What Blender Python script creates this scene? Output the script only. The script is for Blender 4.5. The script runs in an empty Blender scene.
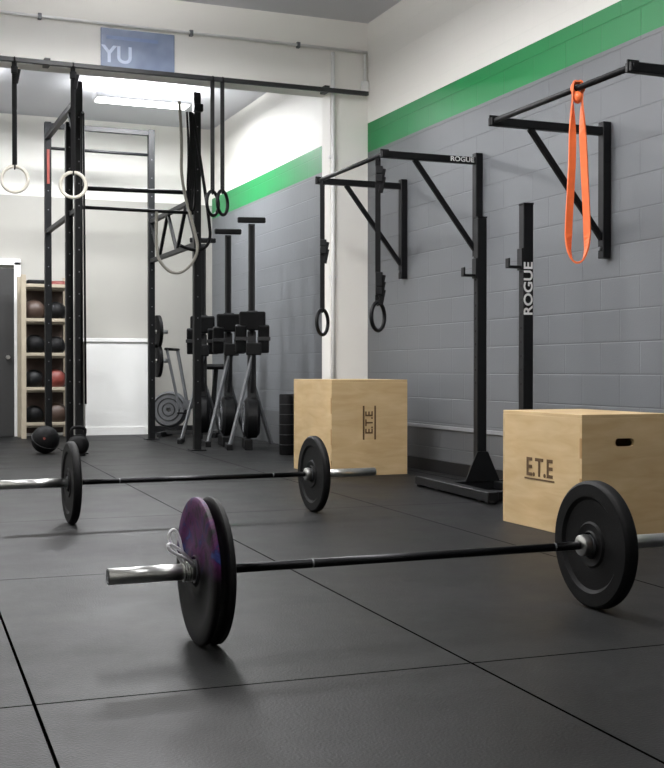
import bpy, bmesh, math, random
from mathutils import Vector, Matrix, Euler
random.seed(3)
sc = bpy.context.scene
sc.view_settings.view_transform = 'Standard'
H = 0.84
def lin(c):
    c = c/255.0
    return c/12.92 if c <= 0.04045 else ((c+0.055)/1.055)**2.4
def rgb(r, g, b): return (lin(r), lin(g), lin(b), 1)

# ------------------------------------------------------------ materials
def newmat(name):
    m = bpy.data.materials.new(name); m.use_nodes = True
    nt = m.node_tree
    return m, nt, nt.nodes['Principled BSDF']
def N(nt, t, **kw):
    n = nt.nodes.new(t)
    for k, v in kw.items(): setattr(n, k, v)
    return n
def simple(name, col, rough=0.5, metal=0.0, var=0.12, scale=30, bump=0.0, spec=0.5):
    m, nt, b = newmat(name)
    tc = N(nt, 'ShaderNodeTexCoord'); no = N(nt, 'ShaderNodeTexNoise')
    no.inputs['Scale'].default_value = scale
    nt.links.new(tc.outputs['Object'], no.inputs['Vector'])
    mx = N(nt, 'ShaderNodeMix', data_type='RGBA')
    mx.inputs[6].default_value = tuple(c*(1-var) for c in col[:3])+(1,)
    mx.inputs[7].default_value = tuple(min(1, c*(1+var)) for c in col[:3])+(1,)
    nt.links.new(no.outputs['Fac'], mx.inputs[0])
    nt.links.new(mx.outputs[2], b.inputs['Base Color'])
    b.inputs['Roughness'].default_value = rough
    b.inputs['Metallic'].default_value = metal
    b.inputs['Specular IOR Level'].default_value = spec
    if bump:
        bp = N(nt, 'ShaderNodeBump'); bp.inputs['Strength'].default_value = bump
        bp.inputs['Distance'].default_value = 0.002
        nt.links.new(no.outputs['Fac'], bp.inputs['Height'])
        nt.links.new(bp.outputs[0], b.inputs['Normal'])
    return m
def emis(name, col, st):
    m, nt, b = newmat(name)
    b.inputs['Base Color'].default_value = (0.9, 0.9, 0.9, 1)
    b.inputs['Emission Color'].default_value = col
    b.inputs['Emission Strength'].default_value = st
    return m

M_black = simple('black_powdercoat', rgb(14, 15, 17), 0.5, spec=0.25)
M_rub = simple('black_rubber', rgb(9, 9, 11), 0.6, bump=0.3, scale=200, spec=0.2)
M_steel = simple('chrome_steel', rgb(205, 205, 203), 0.28, 1.0, 0.05)
M_shaft = simple('dark_shaft', rgb(50, 50, 52), 0.38, 1.0, 0.1)
M_grey = simple('grey_metal', rgb(104, 106, 109), 0.4, 0.3)
M_silver = simple('silver_metal', rgb(140, 143, 147), 0.35, 0.6)
M_white = simple('white_plastic', rgb(225, 225, 228), 0.4)
M_ringw = simple('pale_ring', rgb(215, 210, 198), 0.45)
M_orange = simple('orange_latex', rgb(246, 118, 62), 0.5)
M_red = simple('red_vinyl', rgb(110, 46, 38), 0.5)
M_brown = simple('brown_vinyl', rgb(66, 50, 42), 0.5)
M_rope = simple('rope_fibre', rgb(150, 147, 138), 0.8)
M_paintw = simple('white_paint', rgb(238, 238, 236), 0.6, var=0.03, scale=3)
M_ceil = simple('ceiling_paint', rgb(212, 213, 218), 0.8, var=0.03, scale=2)
M_trimblk = simple('black_vinyl_base', rgb(24, 24, 26), 0.5)
M_darkgrey = simple('dark_grey_metal', rgb(36, 37, 39), 0.45)
M_text = simple('white_decal', rgb(225, 225, 225), 0.5)
M_logo = simple('burnt_logo', rgb(88, 64, 36), 0.7)
M_dark = simple('dark_void', rgb(12, 12, 12), 0.9)
M_lamp = emis('lamp_diffuser', (1, 0.99, 0.98, 1), 9)
M_pine = simple('pale_pine_wood', rgb(160, 150, 132), 0.6, scale=12)

def wood():
    m, nt, b = newmat('birch_plywood')
    tc = N(nt, 'ShaderNodeTexCoord'); mp = N(nt, 'ShaderNodeMapping')
    mp.inputs['Scale'].default_value = (2.2, 2.2, 11)
    n1 = N(nt, 'ShaderNodeTexNoise'); n1.inputs['Scale'].default_value = 1.4
    n1.inputs['Detail'].default_value = 6; n1.inputs['Distortion'].default_value = 0.7
    n2 = N(nt, 'ShaderNodeTexNoise'); n2.inputs['Scale'].default_value = 3
    nt.links.new(tc.outputs['Object'], mp.inputs[0]); nt.links.new(mp.outputs[0], n1.inputs['Vector'])
    nt.links.new(tc.outputs['Object'], n2.inputs['Vector'])
    cr = N(nt, 'ShaderNodeValToRGB')
    cr.color_ramp.elements[0].position = 0.25; cr.color_ramp.elements[0].color = rgb(196, 165, 118)
    cr.color_ramp.elements[1].position = 0.75; cr.color_ramp.elements[1].color = rgb(218, 192, 148)
    nt.links.new(n1.outputs['Fac'], cr.inputs[0])
    mx = N(nt, 'ShaderNodeMix', data_type='RGBA', blend_type='MULTIPLY'); mx.inputs[0].default_value = 0.3
    nt.links.new(cr.outputs[0], mx.inputs[6]); nt.links.new(n2.outputs['Fac'], mx.inputs[7])
    nt.links.new(mx.outputs[2], b.inputs['Base Color']); b.inputs['Roughness'].default_value = 0.5
    return m
M_wood = wood()
M_wooded = simple('plywood_edge', rgb(165, 130, 85), 0.7)

def wallmat(name, zones, axis='Y', strength=0.5, bumps=0.5):
    """painted concrete block; zones = [(z_top,color),...] ascending"""
    m, nt, b = newmat(name)
    g = N(nt, 'ShaderNodeNewGeometry'); sp = N(nt, 'ShaderNodeSeparateXYZ')
    nt.links.new(g.outputs['Position'], sp.inputs[0])
    cb = N(nt, 'ShaderNodeCombineXYZ')
    nt.links.new(sp.outputs[axis], cb.inputs[0]); nt.links.new(sp.outputs['Z'], cb.inputs[1])
    br = N(nt, 'ShaderNodeTexBrick'); br.offset = 0.5
    br.inputs['Scale'].default_value = 1; br.inputs['Brick Width'].default_value = 0.406
    br.inputs['Row Height'].default_value = 0.203; br.inputs['Mortar Size'].default_value = 0.006
    br.inputs['Mortar Smooth'].default_value = 0.6
    br.inputs['Color1'].default_value = (1, 1, 1, 1); br.inputs['Color2'].default_value = (.95, .95, .95, 1)
    br.inputs['Mortar'].default_value = (0.78, 0.78, 0.78, 1)
    nt.links.new(cb.outputs[0], br.inputs['Vector'])
    prev = None
    for i, (zt, col) in enumerate(zones):
        if prev is None:
            rg = N(nt, 'ShaderNodeRGB'); rg.outputs[0].default_value = col; prev = rg.outputs[0]
        else:
            gt = N(nt, 'ShaderNodeMath', operation='GREATER_THAN'); gt.inputs[1].default_value = zones[i-1][0]
            nt.links.new(sp.outputs['Z'], gt.inputs[0])
            mx = N(nt, 'ShaderNodeMix', data_type='RGBA')
            nt.links.new(gt.outputs[0], mx.inputs[0]); nt.links.new(prev, mx.inputs[6])
            mx.inputs[7].default_value = col; prev = mx.outputs[2]
    gt = N(nt, 'ShaderNodeMath', operation='GREATER_THAN'); gt.inputs[1].default_value = zones[-2][0]
    nt.links.new(sp.outputs['Z'], gt.inputs[0])
    fa = N(nt, 'ShaderNodeMath', operation='MULTIPLY_ADD'); fa.inputs[1].default_value = -strength*0.8; fa.inputs[2].default_value = strength
    nt.links.new(gt.outputs[0], fa.inputs[0])
    mu = N(nt, 'ShaderNodeMix', data_type='RGBA', blend_type='MULTIPLY')
    nt.links.new(fa.outputs[0], mu.inputs[0])
    nt.links.new(prev, mu.inputs[6]); nt.links.new(br.outputs['Color'], mu.inputs[7])
    no = N(nt, 'ShaderNodeTexNoise'); no.inputs['Scale'].default_value = 90
    nt.links.new(g.outputs['Position'], no.inputs['Vector'])
    nt.links.new(mu.outputs[2], b.inputs['Base Color'])
    iv = N(nt, 'ShaderNodeMath', operation='MULTIPLY_ADD'); iv.inputs[1].default_value = -1.0
    nt.links.new(br.outputs['Fac'], iv.inputs[0])
    ns = N(nt, 'ShaderNodeMath', operation='MULTIPLY'); ns.inputs[1].default_value = 0.25
    nt.links.new(no.outputs['Fac'], ns.inputs[0]); nt.links.new(ns.outputs[0], iv.inputs[2])
    fb = N(nt, 'ShaderNodeMath', operation='MULTIPLY_ADD'); fb.inputs[1].default_value = -bumps*0.7; fb.inputs[2].default_value = bumps
    nt.links.new(gt.outputs[0], fb.inputs[0])
    bp = N(nt, 'ShaderNodeBump'); bp.inputs['Distance'].default_value = 0.005
    nt.links.new(fb.outputs[0], bp.inputs['Strength'])
    nt.links.new(iv.outputs[0], bp.inputs['Height']); nt.links.new(bp.outputs[0], b.inputs['Normal'])
    b.inputs['Roughness'].default_value = 0.5
    return m
WHT = rgb(244, 242, 236)
M_wallR = wallmat('painted_block_striped', [(0.37, rgb(88, 90, 92)), (2.87, rgb(104, 107, 111)), (3.14, rgb(10, 126, 66)), (9, WHT)])
M_wallB = wallmat('painted_two_tone', [(3.05, rgb(168, 166, 160)), (9, WHT)], axis='X', strength=0.0, bumps=0.0)
M_wallW = simple('white_wall', WHT, 0.6, var=0.03, scale=2)

def floormat():
    m, nt, b = newmat('rubber_mat_floor')
    g = N(nt, 'ShaderNodeNewGeometry')
    mp = N(nt, 'ShaderNodeMapping'); mp.inputs['Location'].default_value = (11.904, 15.303, 0)
    mp.inputs['Rotation'].default_value = (0, 0, math.radians(2))
    nt.links.new(g.outputs['Position'], mp.inputs[0])
    br = N(nt, 'ShaderNodeTexBrick'); br.offset = 0.0
    br.inputs['Scale'].default_value = 1; br.inputs['Brick Width'].default_value = 1.22
    br.inputs['Row Height'].default_value = 1.83; br.inputs['Mortar Size'].default_value = 0.0045
    br.inputs['Mortar Smooth'].default_value = 0.0
    br.inputs['Color1'].default_value = rgb(25, 26, 26); br.inputs['Color2'].default_value = rgb(30, 30, 31)
    br.inputs['Mortar'].default_value = rgb(1, 1, 1)
    nt.links.new(mp.outputs[0], br.inputs['Vector'])
    n1 = N(nt, 'ShaderNodeTexNoise'); n1.inputs['Scale'].default_value = 1.6; n1.inputs['Detail'].default_value = 7; n1.inputs['Roughness'].default_value = 0.62
    n2 = N(nt, 'ShaderNodeTexNoise'); n2.inputs['Scale'].default_value = 130; n2.inputs['Detail'].default_value = 3
    for n in (n1, n2): nt.links.new(g.outputs['Position'], n.inputs['Vector'])
    mx = N(nt, 'ShaderNodeMix', data_type='RGBA', blend_type='MULTIPLY'); mx.inputs[0].default_value = 0.7
    nt.links.new(br.outputs['Color'], mx.inputs[6])
    cr = N(nt, 'ShaderNodeValToRGB'); cr.color_ramp.elements[0].position = 0.32; cr.color_ramp.elements[0].color = (.4, .4, .4, 1)
    cr.color_ramp.elements[1].position = 0.68; cr.color_ramp.elements[1].color = (1, 1, 1, 1)
    nt.links.new(n1.outputs['Fac'], cr.inputs[0]); nt.links.new(cr.outputs[0], mx.inputs[7])
    nt.links.new(mx.outputs[2], b.inputs['Base Color'])
    mr = N(nt, 'ShaderNodeMapRange'); mr.inputs['From Min'].default_value = 0.3; mr.inputs['From Max'].default_value = 0.7
    mr.inputs['To Min'].default_value = 0.42; mr.inputs['To Max'].default_value = 0.56
    nt.links.new(n1.outputs['Fac'], mr.inputs['Value']); nt.links.new(mr.outputs[0], b.inputs['Roughness'])
    # the open gaps between mats do not reflect
    sf = N(nt, 'ShaderNodeMath', operation='MULTIPLY_ADD'); sf.inputs[1].default_value = -0.19; sf.inputs[2].default_value = 0.19
    nt.links.new(br.outputs['Fac'], sf.inputs[0]); nt.links.new(sf.outputs[0], b.inputs['Specular IOR Level'])
    bp = N(nt, 'ShaderNodeBump'); bp.inputs['Strength'].default_value = 0.4; bp.inputs['Distance'].default_value = 0.003
    nt.links.new(n2.outputs['Fac'], bp.inputs['Height']); nt.links.new(bp.outputs[0], b.inputs['Normal'])
    return m
M_floor = floormat()

def galaxy():
    m, nt, b = newmat('purple_swirl_rubber')
    g = N(nt, 'ShaderNodeTexCoord'); no = N(nt, 'ShaderNodeTexNoise')
    no.inputs['Scale'].default_value = 14; no.inputs['Detail'].default_value = 5; no.inputs['Distortion'].default_value = 1.5
    nt.links.new(g.outputs['Object'], no.inputs['Vector'])
    cr = N(nt, 'ShaderNodeValToRGB'); e = cr.color_ramp.elements
    e[0].position = 0.36; e[0].color = rgb(12, 9, 20); e[1].position = 0.70; e[1].color = rgb(40, 60, 120)
    x = e.new(0.5); x.color = rgb(84, 24, 80)
    x = e.new(0.6); x.color = rgb(38, 22, 74)
    nt.links.new(no.outputs['Fac'], cr.inputs[0])
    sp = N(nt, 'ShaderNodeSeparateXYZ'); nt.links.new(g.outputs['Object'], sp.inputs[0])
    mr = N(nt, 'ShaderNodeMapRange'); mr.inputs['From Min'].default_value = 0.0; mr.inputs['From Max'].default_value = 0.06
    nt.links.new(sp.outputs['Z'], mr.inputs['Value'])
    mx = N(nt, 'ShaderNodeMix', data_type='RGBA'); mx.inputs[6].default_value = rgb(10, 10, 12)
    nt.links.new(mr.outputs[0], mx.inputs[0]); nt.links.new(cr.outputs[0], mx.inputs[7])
    nt.links.new(mx.outputs[2], b.inputs['Base Color']); b.inputs['Roughness'].default_value = 0.5
    b.inputs['Specular IOR Level'].default_value = 0.2
    return m
M_gal = galaxy()
def signmat():
    m, nt, b = newmat('sign_print')
    g = N(nt, 'ShaderNodeTexCoord'); no = N(nt, 'ShaderNodeTexNoise'); no.inputs['Scale'].default_value = 4
    nt.links.new(g.outputs['Object'], no.inputs['Vector'])
    cr = N(nt, 'ShaderNodeValToRGB'); e = cr.color_ramp.elements
    e[0].position = .35; e[0].color = rgb(115, 128, 155); e[1].position = .65; e[1].color = rgb(145, 158, 184)
    nt.links.new(no.outputs['Fac'], cr.inputs[0]); nt.links.new(cr.outputs[0], b.inputs['Base Color'])
    b.inputs['Roughness'].default_value = 0.3
    return m
M_sign = signmat()

# ------------------------------------------------------------ geometry helpers
def link(o, parent=None):
    sc.collection.objects.link(o)
    if parent: o.parent = parent
    return o
def group(name, loc=(0, 0, 0), rz=0):
    e = bpy.data.objects.new(name, None); e.empty_display_size = 0.1
    e.location = loc; e.rotation_euler = (0, 0, rz)
    return link(e)
def mesh_obj(name, bm, mat, parent=None, smooth=False):
    me = bpy.data.meshes.new(name); bm.to_mesh(me); bm.free()
    me.materials.append(mat)
    if smooth:
        for p in me.polygons: p.use_smooth = True
    return link(bpy.data.objects.new(name, me), parent)
def box(name, c, s, mat, parent=None, bev=0.0, rot=None):
    bm = bmesh.new(); bmesh.ops.create_cube(bm, size=1)
    bmesh.ops.scale(bm, vec=s, verts=bm.verts)
    if bev: bmesh.ops.bevel(bm, geom=bm.edges[:], offset=bev, segments=2, affect='EDGES', profile=0.5)
    o = mesh_obj(name, bm, mat, parent); o.location = c
    if rot: o.rotation_euler = rot
    return o
def span(name, a, b, mat, parent=None, bev=0.0):
    c = [(a[i]+b[i])/2 for i in range(3)]; s = [abs(b[i]-a[i]) for i in range(3)]
    return box(name, c, s, mat, parent, bev)
def beam(name, p1, p2, w, h, mat, parent=None, bev=0.004):
    """square tube between two points"""
    p1 = Vector(p1); p2 = Vector(p2); d = p2-p1
    bm = bmesh.new(); bmesh.ops.create_cube(bm, size=1)
    bmesh.ops.scale(bm, vec=(w, h, d.length), verts=bm.verts)
    if bev: bmesh.ops.bevel(bm, geom=bm.edges[:], offset=bev, segments=1, affect='EDGES')
    o = mesh_obj(name, bm, mat, parent)
    o.location = (p1+p2)/2
    z = d.normalized(); up = Vector((0, 0, 1)) if abs(z.z) < 0.98 else Vector((0, 1, 0))
    x = up.cross(z).normalized(); y = z.cross(x)
    o.rotation_euler = Matrix((x, y, z)).transposed().to_euler()
    return o
def rod(name, p1, p2, r, mat, parent=None, seg=20, r2=None):
    p1 = Vector(p1); p2 = Vector(p2); d = p2-p1
    bm = bmesh.new()
    bmesh.ops.create_cone(bm, cap_ends=True, segments=seg, radius1=r, radius2=r if r2 is None else r2, depth=d.length)
    for f in bm.faces: f.smooth = len(f.verts) == 4
    o = mesh_obj(name, bm, mat, parent); o.location = (p1+p2)/2
    o.rotation_euler = d.to_track_quat('Z', 'Y').to_euler()
    return o
def lathe(name, prof, mat, parent=None, axis='X', seg=56, loc=(0, 0, 0), rot=(0, 0, 0)):
    """prof: list (offset along axis, radius), closed loop"""
    bm = bmesh.new(); rings = []
    for (a, r) in prof:
        ring = []
        for k in range(seg):
            t = 2*math.pi*k/seg
            ring.append(bm.verts.new((a, r*math.cos(t), r*math.sin(t)) if axis == 'X' else (r*math.cos(t), r*math.sin(t), a)))
        rings.append(ring)
    n = len(rings)
    for i in range(n):
        A = rings[i]; B = rings[(i+1) % n]
        for k in range(seg):
            bm.faces.new((A[k], A[(k+1) % seg], B[(k+1) % seg], B[k]))
    bmesh.ops.recalc_face_normals(bm, faces=bm.faces)
    for f in bm.faces: f.smooth = True
    o = mesh_obj(name, bm, mat, parent)
    o.location = loc; o.rotation_euler = rot
    m = o.modifiers.new('es', 'EDGE_SPLIT'); m.split_angle = math.radians(32)
    return o
def torus(name, loc, R, r, mat, parent=None, rot=(0, 0, 0), seg=40, rs=12):
    bm = bmesh.new(); rings = []
    for i in range(seg):
        a = 2*math.pi*i/seg; ring = []
        for j in range(rs):
            b = 2*math.pi*j/rs
            ring.append(bm.verts.new(((R+r*math.cos(b))*math.cos(a), (R+r*math.cos(b))*math.sin(a), r*math.sin(b))))
        rings.append(ring)
    for i in range(seg):
        for j in range(rs):
            bm.faces.new((rings[i][j], rings[(i+1) % seg][j], rings[(i+1) % seg][(j+1) % rs], rings[i][(j+1) % rs]))
    bmesh.ops.recalc_face_normals(bm, faces=bm.faces)
    o = mesh_obj(name, bm, mat, parent, True); o.location = loc; o.rotation_euler = rot
    return o
def tube(name, pts, r, mat, parent=None, cyclic=False, kind='NURBS', flat=None):
    cu = bpy.data.curves.new(name, 'CURVE'); cu.dimensions = '3D'
    s = cu.splines.new(kind); s.points.add(len(pts)-1)
    for i, p in enumerate(pts): s.points[i].co = (*p, 1)
    if kind == 'NURBS': s.order_u = 3; s.use_endpoint_u = not cyclic
    s.use_cyclic_u = cyclic; s.resolution_u = 8
    cu.bevel_depth = r; cu.bevel_resolution = 3; cu.use_fill_caps = True
    t = bpy.data.objects.new('tmp', cu); sc.collection.objects.link(t)
    bpy.context.view_layer.update()
    me = bpy.data.meshes.new_from_object(t.evaluated_get(bpy.context.evaluated_depsgraph_get()))
    bpy.data.objects.remove(t)
    me.name = name; me.materials.clear(); me.materials.append(mat)
    for p in me.polygons: p.use_smooth = True
    return link(bpy.data.objects.new(name, me), parent)
def text(name, s, size, loc, xdir, ydir, mat, parent=None, ext=0.001, sx=1.0):
    cu = bpy.data.curves.new(name, 'FONT'); cu.body = s; cu.size = size
    cu.align_x = 'CENTER'; cu.align_y = 'CENTER'; cu.extrude = ext; cu.offset = size*0.02
    t = bpy.data.objects.new('tmp', cu); sc.collection.objects.link(t)
    bpy.context.view_layer.update()
    me = bpy.data.meshes.new_from_object(t.evaluated_get(bpy.context.evaluated_depsgraph_get()))
    bpy.data.objects.remove(t)
    me.materials.clear(); me.materials.append(mat)
    for v in me.vertices: v.co.x *= sx
    o = link(bpy.data.objects.new(name, me), parent)
    x = Vector(xdir); y = Vector(ydir); z = x.cross(y)
    o.matrix_local = Matrix.Translation(loc) @ Matrix((x, y, z)).transposed().to_4x4()
    return o
def sphere(name, loc, r, mat, parent=None, sc3=(1, 1, 1)):
    bm = bmesh.new(); bmesh.ops.create_uvsphere(bm, u_segments=24, v_segments=16, radius=r)
    o = mesh_obj(name, bm, mat, parent, True); o.location = loc; o.scale = sc3
    return o
def boolcut(o, cutter):
    m = o.modifiers.new('b', 'BOOLEAN'); m.object = cutter; m.operation = 'DIFFERENCE'; m.solver = 'EXACT'
    bpy.context.view_layer.update()
    me = bpy.data.meshes.new_from_object(o.evaluated_get(bpy.context.evaluated_depsgraph_get()))
    o.modifiers.clear(); o.data = me
    bpy.data.objects.remove(cutter)

# ------------------------------------------------------------ room shell
WX = 4.4; YB = 15.2; YP = 10.0; ZC = 4.07
XL = -3.5; Y0 = -3.5
span('floor', (XL-.2, Y0-.2, -.1), (WX+.2, YB+.2, 0), M_floor)
span('ceiling', (XL-.2, Y0-.2, ZC), (WX+.2, YB+.2, ZC+.1), M_ceil)
span('wall_right', (WX, Y0, 0), (WX+.2, YB, ZC), M_wallR)
span('wall_left', (XL-.2, Y0, 0), (XL, YB, ZC), M_wallW)
span('wall_front', (XL-.2, Y0-.2, 0), (WX+.2, Y0, ZC), M_wallW)
span('wall_back', (XL-.2, YB, 0), (WX+.2, YB+.2, ZC), M_wallB)
span('wall_header', (XL, YP, 3.39), (WX, YP+.2, ZC), M_wallW)
span('wall_pillar', (4.02, YP, 0), (WX, YP+.2, 3.39), M_wallW)
span('baseboard_right', (WX-.02, Y0, 0), (WX, YP, .10), M_trimblk)
span('trim_1', (WX-.012, Y0, .355), (WX, YP, .385), simple('pale_trim', rgb(134, 136, 138), .5), bev=.003)
span('baseboard_back', (3.55, YB-.02, 0), (WX, YB, .10), M_trimblk)
# far-wall door with frame
d = group('door_1', (1.50, YB, 0))
box('leaf', (0, -.02, 1.06), (.6, .03, 2.12), simple('dark_door', rgb(50, 50, 50), .5), d, .004)
box('jamb_right', (.34, -.03, 1.1), (.08, .06, 2.2), M_paintw, d, .004)
box('jamb_left', (-.34, -.03, 1.1), (.08, .06, 2.2), M_paintw, d, .004)
box('head', (0, -.03, 2.2), (.76, .06, .08), M_paintw, d, .004)
rod('knob', (.22, -.03, 1.0), (.22, -.1, 1.0), .025, M_steel, d)
# low white partition
d = group('half_wall_panel', (3.1, 15.10, 0))
box('panel', (0, 0, .6), (.86, .1, 1.2), M_paintw, d, .004)
box('cap', (0, 0, 1.225), (.92, .14, .05), M_paintw, d, .006)
box('base', (0, -.055, .05), (.86, .012, .1), M_paintw, d)

# header details
g = group('ring_rail', (0, 9.9, 3.39))
beam('rail', (XL, 0, 0), (4.36, 0, 0), .038, .038, M_darkgrey, g)
for x in (-2.0, 0.4, 1.45, 3.95): box('bracket', (x, .05, .01), (.05, .12, .06), M_darkgrey, g, .004)
g = group('conduit_pipe', (0, 9.97, 3.79))
rod('pipe', (XL, 0, 0), (4.38, 0, 0), .013, M_paintw, g)
for x in (0.2, 1.4, 2.7, 3.7): box('clamp', (x, .008, 0), (.03, .044, .05), M_grey, g, .003)
g = group('vertical_conduit', (4.04, 9.975, 0))
rod('pipe', (0, 0, .02), (0, 0, 3.76), .018, M_paintw, g)
for z in (.6, 1.7, 2.8): box('clamp', (0, .01, z), (.07, .03, .03), M_paintw, g, .003)
g = group('electrical_cable', (4.36, 9.975, 0))
rod('cable', (0, 0, 3.45), (0, 0, 3.77), .012, M_paintw, g)
box('junction_box', (0, 0, 3.47), (.07, .04, .1), M_paintw, g, .005)
g = group('sign_board', (2.23, 9.985, 3.59))
box('board', (0, 0, 0), (.64, .02, .335), M_sign, g, .003)
text('lettering', 'YU', .20, (-.18, -.012, -.06), (1, 0, 0), (0, 0, 1), simple('sign_white', rgb(205, 216, 235), .4), g)
box('banner_line', (-.05, -.0115, .09), (.45, .002, .03), simple('sign_pale', rgb(124, 142, 180), .4), g)

# ------------------------------------------------------------ ceiling lamps
def area(g, sx, sy, e, z, col, up=False):
    ld = bpy.data.lights.new('tube_or_uplight', 'AREA'); ld.shape = 'RECTANGLE'; ld.size = sx; ld.size_y = sy
    ld.energy = e; ld.color = col
    o = bpy.data.objects.new('tube_or_uplight', ld); link(o, g); o.location = (0, 0, z)
    if up: o.rotation_euler = (math.pi, 0, 0)
def lamp(x, y, L=1.2, W=.3, power=60, along='X', col=(1, .985, .965), drop=0.0, up=0):
    g = group('ceiling_light', (x, y, ZC))
    sx, sy = (L, W) if along == 'X' else (W, L)
    box('housing', (0, 0, -.03-drop), (sx, sy, .06), M_white, g, .008)
    box('diffuser', (0, 0, -.068-drop), (sx-.06, sy-.06, .02), M_lamp, g, .006)
    area(g, sx-.05, sy-.05, power, -.09-drop, col)
    if drop:
        for s in (-1, 1): rod('hanger', (sx*.35*s, sy*.35*s, -drop), (sx*.35*s, sy*.35*s, 0), .006, M_grey, g, 8)
    if up: area(g, sx-.05, sy-.05, up, .01-drop, col, True)  # extra upward light, added to brighten the ceiling and upper walls
for (x, y, p, u) in ((1.9, 7.6, 96, 105), (2.0, 4.2, 62, 78), (2.0, 0.8, 8, 10), (-1.2, 6.6, 52, 65), (-1.2, 2.0, 8, 10)):
    lamp(x, y, 2.3, .4, p, 'Y', drop=.35, up=u)
for (x, y, p, u) in ((3.0, 13.2, 135, 110), (0.6, 13.0, 120, 110), (-1.8, 12.6, 70, 50)):
    lamp(x, y, 1.1, .28, p, 'X', col=(.98, .99, 1), drop=.12, up=u)

# ------------------------------------------------------------ barbells
def plate(name, x, t, parent, mat=None, R=.225):
    mat = mat or M_rub
    h = t/2
    prof = [(-h, .045), (-h*.72, .05), (-h*.72, .058), (-h*.86, .075), (-h*.6, .082), (-h*.6, .158), (-h, .170), (-h, R-.012), (-h*.75, R-.003), (-h*.5, R),
            (h*.5, R), (h*.75, R-.003), (h, R-.012), (h, .170), (h*.6, .158), (h*.6, .082), (h*.86, .075), (h*.72, .058), (h*.72, .05), (h, .045)]
    lathe(name, prof, mat, parent, loc=(x, 0, 0), seg=72)
    lathe(name+'_hub', [(-h-.001, .0255), (-h-.001, .036), (h+.001, .036), (h+.001, .0255)], M_grey, parent, loc=(x, 0, 0), seg=40)
def barbell(y, leftplates, rightplates, xl=.68, xr=2.88, sl=1.075, sr=2.435):
    xc = 1.78
    g = group('barbell', (xc, y, .225))
    X = lambda v: v-xc
    rod('shaft', (X(sl), 0, 0), (X(sr), 0, 0), .0145, M_shaft, g, 24)
    for s, a, b in (('left', xl, sl), ('right', sr, xr)):
        rod('sleeve_'+s, (X(a), 0, 0), (X(b), 0, 0), .025, M_steel, g, 32)
        inner = sl if s == 'left' else sr; sgn = 1 if s == 'left' else -1
        lathe('collar_'+s, [(0, .014), (0, .037), (.012*sgn, .039), (.028*sgn, .036), (.034*sgn, .024), (.034*sgn, .014)], M_steel, g, loc=(X(inner), 0, 0), seg=40)
        end = a if s == 'left' else b
        lathe('endcap_'+s, [(0, .004), (0, .018), (-.003*sgn, .022), (-.003*sgn, .004)], M_grey, g, loc=(X(end), 0, 0), seg=32)
    for k in (-.45, .45): lathe('knurl_ring', [(-.003, .0135), (-.003, .0149), (.003, .0149), (.003, .0135)], M_grey, g, loc=(k, 0, 0), seg=24)
    for i, (x, t, m) in enumerate(leftplates): plate('plate_left_%d' % (i+1), X(x), t, g, m)
    for i, (x, t, m) in enumerate(rightplates): plate('plate_right_%d' % (i+1), X(x), t, g, m)
    return g
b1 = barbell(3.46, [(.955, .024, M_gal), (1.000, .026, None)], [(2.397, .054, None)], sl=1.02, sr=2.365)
b2 = barbell(6.44, [(1.065, .045, None)], [(2.486, .045, None)], sl=1.09, sr=2.46)
g = b1
def coil(x0, x1, turns, R):
    return [(x0+(x1-x0)*i/(turns*12), R*math.cos(2*math.pi*i/12), R*math.sin(2*math.pi*i/12)) for i in range(turns*12+1)]
x0 = .905-1.78
tube('spring_clip_coil', coil(x0, x0+.03, 4, .029), .0035, M_steel, g)
tube('spring_clip_handle_1', [(x0, 0, .028), (x0-.02, -.01, .06), (x0-.05, -.015, .115), (x0-.025, -.01, .14), (x0-.005, -.01, .09), (x0+.005, -.005, .03)], .005, M_white, g)
tube('spring_clip_handle_2', [(x0+.03, -.02, .02), (x0-.0, -.05, .05), (x0-.055, -.06, .075), (x0-.06, -.055, .1), (x0-.02, -.04, .08), (x0+.03, -.01, .03)], .005, M_white, g)

# ------------------------------------------------------------ plyo boxes
def plyo(loc, w, dp, h, rz, slots):
    g = group('plyo_box', loc, rz)
    t = .018
    pf = span('panel_front', (0, 0, 0), (w, t, h), M_wood, g, .002)
    span('panel_side', (0, t, 0), (t, dp-t, h), M_wood, g, .002)
    span('panel_side_far', (w-t, t, 0), (w, dp-t, h), M_wood, g, .002)
    span('panel_rear', (0, dp-t, 0), (w, dp, h), M_wood, g, .002)
    span('panel_top', (.0005, .0005, h-.0005), (w-.0005, dp-.0005, h+t-.0005), M_wood, g, .002)
    span('panel_bottom', (t, t, .001), (w-t, dp-t, t), M_wood, g)
    if slots:
        bpy.context.view_layer.update()
        sw, sh, cx, cz = slots
        c = box('cut', (cx, 0, cz), (sw, .2, sh), M_wood, g, sh*.42)
        boolcut(pf, c)
    n = 6
    for i in range(n):
        if i % 2 == 0:
            span('finger_joint', (-.0008, 0, h*i/n), (.001, t, h*(i+1)/n), M_wooded, g)
    return g
pb = plyo((3.313, 4.895, 0), .51, .765, .60, 0, (.115, .042, .255, .475))
text('logo', 'E.T.E', .135, (-.0015, .39, .32), (0, -1, 0), (0, 0, 1), M_logo, pb, sx=.95)
box('logo_bar', (-.001, .39, .262), (.002, .29, .008), M_logo, pb)
pb2 = plyo((3.43, 8.50, 0), .66, .86, .745, 0, None)
text('logo', 'E.T.E', .09, (.325, -.0015, .42), (0, 0, 1), (-1, 0, 0), M_logo, pb2)
box('logo_bar', (.375, -.001, .42), (.014, .002, .27), M_logo, pb2)
box('logo_bar_b', (.275, -.001, .42), (.014, .002, .27), M_logo, pb2)

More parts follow.
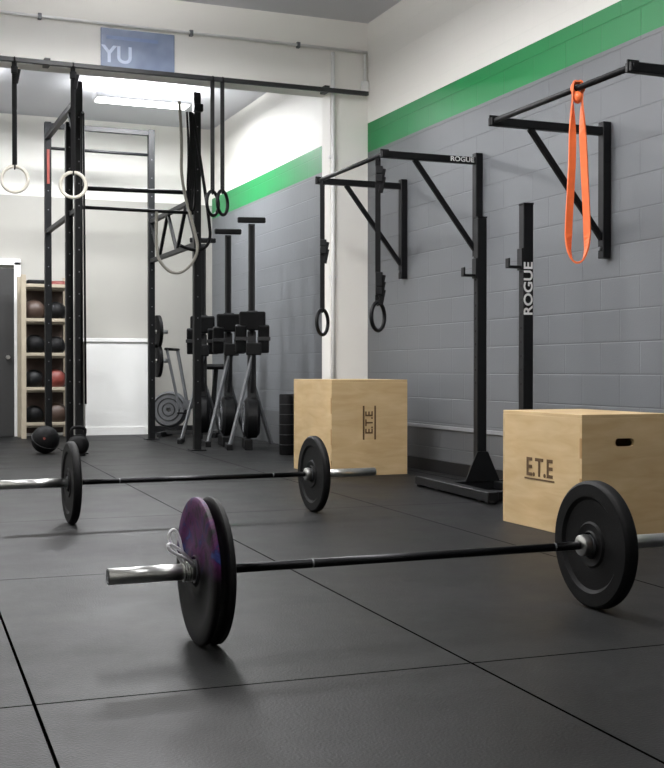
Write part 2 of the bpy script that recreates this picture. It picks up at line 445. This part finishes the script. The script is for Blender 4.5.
# ------------------------------------------------------------ pull-up bars on the wall
def pullup(y1, y2, zt, xb, up_h=.86, brand=False):
    g = group('pullup_bar', (WX, (y1+y2)/2, zt)); cy = (y1+y2)/2
    L = xb-WX
    for i, y in enumerate((y1, y2)):
        yy = y-cy
        beam('upright_%d' % i, (-.032, yy, -up_h+.06), (-.032, yy, .06), .06, .06, M_black, g)
        beam('arm_%d' % i, (-.06, yy, 0), (L-.03, yy, 0), .05, .05, M_black, g)
        beam('brace_%d' % i, (-.05, yy, -.68), (L*.70, yy, -.02), .035, .035, M_black, g)
        box('bar_plate_%d' % i, (L, yy, .005), (.07, .012, .065), M_black, g, .003)
        for z in (.02, -up_h+.12): rod('bolt', (-.06, yy, z), (-.075, yy, z), .012, M_grey, g, 6)
    rod('bar', (L, y1-cy-.03, .005), (L, y2-cy+.03, .005), .017, M_black, g)
    if brand: text('decal', 'ROGUE', .05, (L*.22, y1-cy-.028, 0), (1, 0, 0), (0, 0, 1), M_text, g, sx=1.2)
    return g
pullup(7.85, 9.17, 2.43, 3.59, brand=True)
pullup(4.84, 6.21, 2.345, 3.57)

# resistance band
g = group('resistance_band', (3.57, 5.32, 2.35), math.radians(-34))
def ribbon(name, pts, width, thick, mat, parent):
    bm = bmesh.new(); n = len(pts); rs = []
    P = [Vector(p) for p in pts]; Q = []
    for i in range(n):
        p0, p1, p2, p3 = P[i-1], P[i], P[(i+1) % n], P[(i+2) % n]
        for k in range(8):
            t = k/8
            Q.append(.5*((2*p1)+(-p0+p2)*t+(2*p0-5*p1+4*p2-p3)*t*t+(-p0+3*p1-3*p2+p3)*t**3))
    for i, q in enumerate(Q):
        tn = (Q[(i+1) % len(Q)]-Q[i-1]).normalized()
        tw = math.radians(58)*min(1, max(0, (-q.z-.06)/.2))*min(1, max(0, (q.z+.93)/.15))
        wd0 = (Vector((0, 1, 0))-tn*tn.y).normalized(); nn0 = tn.cross(wd0)
        wd = wd0*math.cos(tw)+nn0*math.sin(tw); nn = tn.cross(wd)
        rs.append([bm.verts.new(q+wd*a*width/2+nn*b*thick/2) for a, b in ((-1, -1), (1, -1), (1, 1), (-1, 1))])
    for i in range(len(rs)):
        A = rs[i]; B = rs[(i+1) % len(rs)]
        for k in range(4): bm.faces.new((A[k], A[(k+1) % 4], B[(k+1) % 4], B[k]))
    bmesh.ops.recalc_face_normals(bm, faces=bm.faces)
    return mesh_obj(name, bm, mat, parent)
top = .028
ribbon('band', [(0, 0, top+.004), (-.026, -.005, top-.012), (-.028, -.01, -.12), (-.03, -.01, -.4), (-.048, 0, -.78), (-.036, 0, -.90), (0, 0, -.935),
                (.038, 0, -.90), (.05, 0, -.77), (.034, .01, -.4), (.022, .012, -.12), (.026, .01, top-.012)], .042, .009, M_orange, g)
torus('knot_wrap', (0, 0, 0), .030, .010, M_orange, g, rot=(math.radians(90), 0, 0), seg=24)
sphere('knot', (0, 0, -.05), .024, M_orange, g, (1.1, 1.1, 1.4))

# ------------------------------------------------------------ squat stand
g = group('squat_stand', (4.0, 6.84, 0), math.radians(-4.5))
for s, y in (('a', .36), ('b', -.34)):
    beam('upright_'+s, (0, y, .06), (0, y, 1.9), .07, .07, M_black, g)
    beam('foot_'+s, (-.33, y, .035), (.30, y, .035), .07, .06, M_black, g)
    bm = bmesh.new()
    vs = [(-.13, -.006, .065), (.13, -.006, .065), (.04, -.006, .27), (-.04, -.006, .27)]
    v1 = [bm.verts.new(v) for v in vs]; v2 = [bm.verts.new((v[0], .006, v[2])) for v in vs]
    bm.faces.new(v1); bm.faces.new(v2[::-1])
    for i in range(4): bm.faces.new((v1[i], v1[(i+1) % 4], v2[(i+1) % 4], v2[i]))
    bmesh.ops.recalc_face_normals(bm, faces=bm.faces)
    o = mesh_obj('gusset_'+s, bm, M_black, g); o.location = (0, y-.041, 0)
    box('jcup_back_'+s, (-.042, y, 1.55), (.012, .07, .14), M_black, g, .003)
    box('jcup_shelf_'+s, (-.085, y, 1.50), (.10, .05, .016), M_black, g, .003)
    box('jcup_lip_'+s, (-.130, y, 1.525), (.012, .05, .06), M_black, g, .003)
    for k in range(9): rod('hole', (-.0345, y, .75+k*.09), (-.0358, y, .75+k*.09), .009, M_dark, g, 12)
    box('cap_'+s, (0, y, 1.905), (.074, .074, .012), M_rub, g, .003)
beam('cross_front', (-.30, -.49, .045), (-.30, .74, .045), .075, .06, M_black, g)
beam('cross_rear', (.12, -.34, .035), (.12, .36, .035), .06, .05, M_black, g)
text('decal', 'ROGUE', .085, (0, -.3765, 1.36), (0, 0, 1), (-1, 0, 0), M_text, g, sx=1.2)
for k in (-.46, .71): rod('rubber_foot', (-.30, k, 0), (-.30, k, .02), .035, M_rub, g)

# ------------------------------------------------------------ gymnastic rings
def ring(x, y, ztop, zring, mat, rz, buck=None, strapmat=None, R=.105, parent_name='gymnastic_ring', srz=None):
    g = group(parent_name, (x, y, 0))
    strapmat = strapmat or M_rub
    zt = zring+R+.01
    if srz is None: srz = math.radians(-20)
    box('strap_a', (-.004, -.014, (ztop+zt)/2), (.036, .003, ztop-zt), strapmat, g, rot=(0, 0, srz))
    box('strap_b', (.004, .014, (ztop+zt)/2), (.036, .003, ztop-zt), strapmat, g, rot=(0, 0, srz))
    tube('strap_top_loop', [(0, -.014, ztop-.02), (0, -.03, ztop-.01), (0, -.03, ztop+.025), (0, 0, ztop+.03), (0, .03, ztop+.025), (0, .03, ztop-.01), (0, .014, ztop-.02)], .006, strapmat, g)
    torus('ring', (0, 0, zring), R, .015, mat, g, rot=(math.radians(90), 0, rz))
    tube('strap_low_loop', [(0, -.014, zt+.01), (0, -.022, zt-.02), (0, 0, zt-.036), (0, .022, zt-.02), (0, .014, zt+.01)], .006, strapmat, g)
    for b in (buck or []):
        box('buckle', (0, -.02, b), (.055, .035, .06), M_black, g, .006, rot=(0, 0, srz))
        box('strap_tail', (.02, -.03, b-.05), (.035, .02, .12), strapmat, g, .004, rot=(0, .2, srz))
    return g
ring(1.184, 9.9, 3.38, 2.41, M_ringw, math.radians(-12), buck=[3.3])
ring(1.66, 9.9, 3.38, 2.39, M_ringw, math.radians(-12), buck=[3.3])
ring(2.87, 9.9, 3.38, 2.30, M_black, math.radians(45))
ring(2.96, 9.9, 3.38, 2.31, M_black, math.radians(48))
ring(3.59, 9.1, 2.42, 1.24, M_black, math.radians(42), buck=[1.84, 1.9])
ring(3.59, 7.97, 2.42, 1.24, M_black, math.radians(38), buck=[1.43, 1.49, 1.54, 2.27, 2.33])

# ------------------------------------------------------------ rig
RX0, RX1, RY0, RY1, RZ = 2.03, 3.25, 11.8, 13.85, 3.72
g = group('pullup_rig', (0, 0, 0)); rig = g
posts = {'c': (RX0, RY0), 'a': (RX1, RY0), 'b': (RX1, RY1), 'd': (RX0, RY1), 'e': (RX0-.02, RY0+.45)}
for k, (x, y) in posts.items():
    beam('post_'+k, (x, y, 0), (x, y, RZ if k != 'e' else 3.4), .075, .075, M_black, g)
    box('foot_'+k, (x, y, .006), (.16, .16, .012), M_black, g, .002)
    for q in range(14): box('hole', (x, y-.0385, .5+q*.22), (.012, .002, .012), M_grey, g)
def pipe(n, p, q, r=.018): rod(n, p, q, r, M_black, g)
beam('top_far', (RX0, RY1, 3.68), (RX1, RY1, 3.68), .06, .06, M_black, g)
pipe('bar_far', (RX0, RY1, 3.42), (RX1, RY1, 3.42))
pipe('bar_front_hi', (RX0, RY0, 2.66), (RX1, RY0, 2.68), .022)
pipe('bar_front_lo', (RX0, RY0, 2.47), (RX1, RY0, 2.47), .018)
beam('top_left', (RX0, RY0, 3.55), (RX0, RY1, 3.55), .06, .06, M_black, g)
beam('mid_left', (RX0, RY0, 2.45), (RX0, RY1, 2.45), .05, .05, M_black, g)
beam('brace_left', (RX0, RY0, 3.05), (RX0, RY0+.5, 3.5), .045, .045, M_black, g)
beam('truss_top', (RX1, RY0, 2.62), (RX1, RY1, 2.62), .05, .05, M_black, g)
beam('truss_bottom', (RX1, RY0, 2.15), (RX1, RY1, 2.15), .05, .05, M_black, g)
n = 5; dy = (RY1-RY0)/n
for i in range(n):
    a, b = (2.15, 2.62) if i % 2 == 0 else (2.62, 2.15)
    beam('truss_web', (RX1, RY0+i*dy, a), (RX1, RY0+(i+1)*dy, b), .035, .035, M_black, g)
for (y, z) in ((RY1, .95), (RY1, 1.3)):
    lathe('stored_plate', [(-.02, .03), (-.02, .2), (.02, .2), (.02, .03)], M_rub, g, loc=(RX1+.08, y, z))
    rod('peg', (RX1, y, z), (RX1+.2, y, z), .024, M_steel, g)
box('decal_plate', (RX0, RY1-.04, 3.2), (.03, .004, .4), M_red, g)
tube('climbing_rope', [(3.05, 11.74, 3.6), (3.08, 11.74, 3.2), (3.06, 11.73, 2.8), (3.2, 11.72, 2.3), (3.25, 11.7, 2.05), (3.1, 11.68, 1.85), (2.95, 11.68, 1.82), (2.82, 11.69, 1.95), (2.8, 11.72, 2.1), (2.82, 11.78, 2.46)], .016, M_rope, g)
for k in range(3):
    tube('jump_rope_%d' % k, [(3.13+.03*k, 11.74, 3.5), (3.15+.03*k, 11.72, 3.1), (3.12+.03*k, 11.72, 2.6), (3.2-.03*k, 11.72, 2.42), (3.22-.03*k, 11.72, 2.8), (3.17, 11.74, 3.5)], .012, M_rub, g)
tube('battle_rope', [(3.2, 11.74, 3.45), (3.27, 11.72, 3.0), (3.36, 11.72, 2.4), (3.38, 11.72, 2.15), (3.22, 11.72, 2.05), (3.05, 11.72, 2.12)], .017, M_rub, g)
box('rope_hanger', (3.25, 11.74, 3.55), (.1, .06, .08), M_black, g, .01)
for k in range(2): rod('chain_%d' % k, (RX0+.02+.035*k, RY0-.07, .5), (RX0+.02+.02*k, RY0-.07, 3.4), .011, M_rub, g)
rod('hook', (RX0+.03, RY0+.02, 3.4), (RX0+.03, RY0-.09, 3.4), .012, M_grey, g)

# ------------------------------------------------------------ rowers stored upright
def rower(x, y, rz=0, dz=0):
    g = group('rowing_machine', (x, y, 0), rz)
    lathe('flywheel_cage', [(-.08, .03), (-.08, .18), (-.05, .22), (.05, .22), (.08, .18), (.08, .03)], M_black, g, loc=(0, 0, .33))
    for R in (.08, .12, .16): torus('cage_ring', (-.085, 0, .33), R, .006, M_grey, g, rot=(0, math.radians(90), 0))
    beam('frame', (0, 0, .36), (0, 0, 1.25), .09, .07, M_darkgrey, g)
    beam('monorail', (0, 0, 1.1), (0, .0, 2.36+dz), .07, .05, M_darkgrey, g, .006)
    beam('rail_strip', (0, -.03, 1.2), (0, -.03, 2.34+dz), .035, .01, M_black, g, .002)
    beam('rear_foot', (-.15, 0, 2.40+dz), (.15, 0, 2.40+dz), .05, .06, M_black, g, .01)
    box('seat_carriage', (0, -.05, 1.40), (.12, .10, .14), M_black, g, .01)
    box('seat', (0, -.12, 1.36), (.28, .05, .20), M_rub, g, .02)
    for s in (-1, 1):
        box('footboard', (s*.12, -.10, 1.17), (.12, .07, .30), M_black, g, .015, rot=(math.radians(12), 0, 0))
        box('footstrap', (s*.12, -.145, 1.17), (.14, .02, .04), M_darkgrey, g, .004)
    beam('monitor_arm', (0, -.05, .6), (0, -.30, 1.02), .035, .03, M_darkgrey, g)
    box('monitor', (0, -.31, 1.06), (.16, .04, .13), M_black, g, .01)
    beam('front_leg', (.02, -.04, 1.05), (-.24, -.14, .04), .045, .03, M_silver, g)
    beam('front_leg_b', (0, -.02, .75), (.22, .1, .04), .045, .03, M_grey, g)
    beam('front_foot', (-.25, -.28, .03), (-.25, .18, .03), .06, .06, M_black, g)
    beam('base_foot', (-.05, -.28, .055), (-.05, .22, .055), .08, .11, M_black, g)
for (x, y, q, dz) in ((3.88, 11.90, -14, .04), (3.80, 12.5, -10, -.02), (3.68, 13.1, -18, -.06)): rower(x, y, math.radians(q), dz)

# stationary bike
g = group('exercise_bike', (3.88, 14.35, 0), math.radians(-30))
lathe('fan_cage', [(-.07, .03), (-.07, .20), (-.03, .23), (.03, .23), (.07, .20), (.07, .03)], M_grey, g, axis='Z', loc=(-.28, 0, .34), rot=(math.radians(90), 0, 0))
for R in (.08, .14, .2): torus('fan_ring', (-.28, -.07, .34), R, .008, M_darkgrey, g, rot=(math.radians(90), 0, 0))
beam('frame', (-.28, 0, .34), (.25, 0, .45), .06, .06, M_darkgrey, g)
beam('seat_post', (.25, 0, .1), (.32, 0, .85), .05, .05, M_black, g)
box('saddle', (.33, 0, .88), (.26, .2, .07), M_rub, g, .03)
beam('arm_l', (-.1, -.2, .35), (-.25, -.25, 1.1), .035, .035, M_grey, g)
beam('arm_r', (-.1, .2, .35), (-.25, .25, 1.1), .035, .035, M_grey, g)
rod('grip_bar', (-.25, -.3, 1.1), (-.25, .3, 1.1), .018, M_rub, g)
beam('foot_front', (-.35, -.25, .03), (-.35, .25, .03), .06, .06, M_black, g)
beam('foot_rear', (.35, -.25, .03), (.35, .25, .03), .06, .06, M_black, g)
beam('lower', (-.35, 0, .05), (.35, 0, .05), .05, .05, M_darkgrey, g)
rod('crank', (-.02, -.14, .4), (-.02, .14, .4), .06, M_grey, g)
for s in (-1, 1):
    box('pedal', (.08*s, .17*s, .4+.1*s), (.1, .08, .02), M_rub, g, .005)
    beam('crank_arm', (-.02, .13*s, .4), (.08*s, .13*s, .4+.1*s), .02, .02, M_grey, g)

# foam roller standing behind the plyo box
g = group('foam_roller', (3.92, 10.9, 0))
lathe('body', [(0, .03), (0, .07), (.008, .075), (.59, .075), (.60, .07), (.60, .03)], M_rub, g, axis='Z', seg=32)
for z in (.1, .2, .3, .4, .5): torus('rib', (0, 0, z), .075, .004, M_darkgrey, g, seg=32, rs=6)

# ------------------------------------------------------------ shelf with medicine balls
g = group('medicine_ball_rack', (2.14, 14.75, 0))
for x in (-.30, .26):
    for y in (-.18, .18):
        box('post', (x, y, 1.0), (.06, .045, 2.0), M_pine, g, .004)
for z in (.15, .58, 1.0, 1.42, 1.84):
    box('shelf', (-.02, 0, z), (.50, .34, .03), M_pine, g, .003)
    box('lip', (-.02, -.19, z+.03), (.6, .02, .04), M_pine, g, .003)
box('back_panel', (-.02, .19, 1.0), (.56, .01, 1.9), M_brown, g)
k = 0
for z in (.165, .595, 1.015, 1.435):
    for x in (-.155, .115):
        m = [M_rub, M_brown, M_black, M_red, M_rub, M_rub, M_brown][k % 7]; k += 1
        r = [.13, .12, .135, .125, .13][k % 5]
        sphere('ball', (x+random.uniform(-.01, .01), -.03, z+r), r, m, g)
        torus('ball_seam', (x, -.03, z+r), r*.985, .005, M_darkgrey, g, rot=(random.uniform(0, 2), random.uniform(0, 2), 0), seg=32, rs=6)
# small kit on the top shelf
box('folded_mat', (-.14, -.02, 1.90), (.22, .25, .09), M_rub, g, .02)
rod('small_roller', (.0, .05, 1.90), (.22, -.05, 1.90), .045, M_red, g)
g = group('slam_ball', (1.72, 11.95, .14))
sphere('ball', (0, 0, 0), .14, M_rub, g)
torus('seam', (0, 0, 0), .139, .004, M_darkgrey, g, rot=(.6, .3, 0))
rod('valve', (-.03, -.135, .02), (-.03, -.142, .02), .012, M_red, g)
g = group('kettlebell', (1.98, 11.55, 0))
sphere('bell', (0, 0, .105), .105, M_rub, g)
tube('handle', [(-.05, 0, .17), (-.075, 0, .24), (-.05, 0, .275), (0, 0, .28), (.05, 0, .275), (.075, 0, .24), (.05, 0, .17)], .016, M_rub, g)
rod('flat_base', (0, 0, 0), (0, 0, .02), .07, M_rub, g)

# ------------------------------------------------------------ world & camera
w = bpy.data.worlds.new('World'); sc.world = w; w.use_nodes = True
w.node_tree.nodes['Background'].inputs[0].default_value = (.8, .85, .9, 1)
w.node_tree.nodes['Background'].inputs[1].default_value = 0.3
cd = bpy.data.cameras.new('camera'); cam = bpy.data.objects.new('camera', cd); link(cam)
cd.sensor_fit = 'HORIZONTAL'; cd.sensor_width = 36; cd.lens = 36*1167/664
cam.location = (0, 0, H)
cam.rotation_euler = (math.radians(90-0.69), 0, math.radians(-22.0))
sc.camera = cam
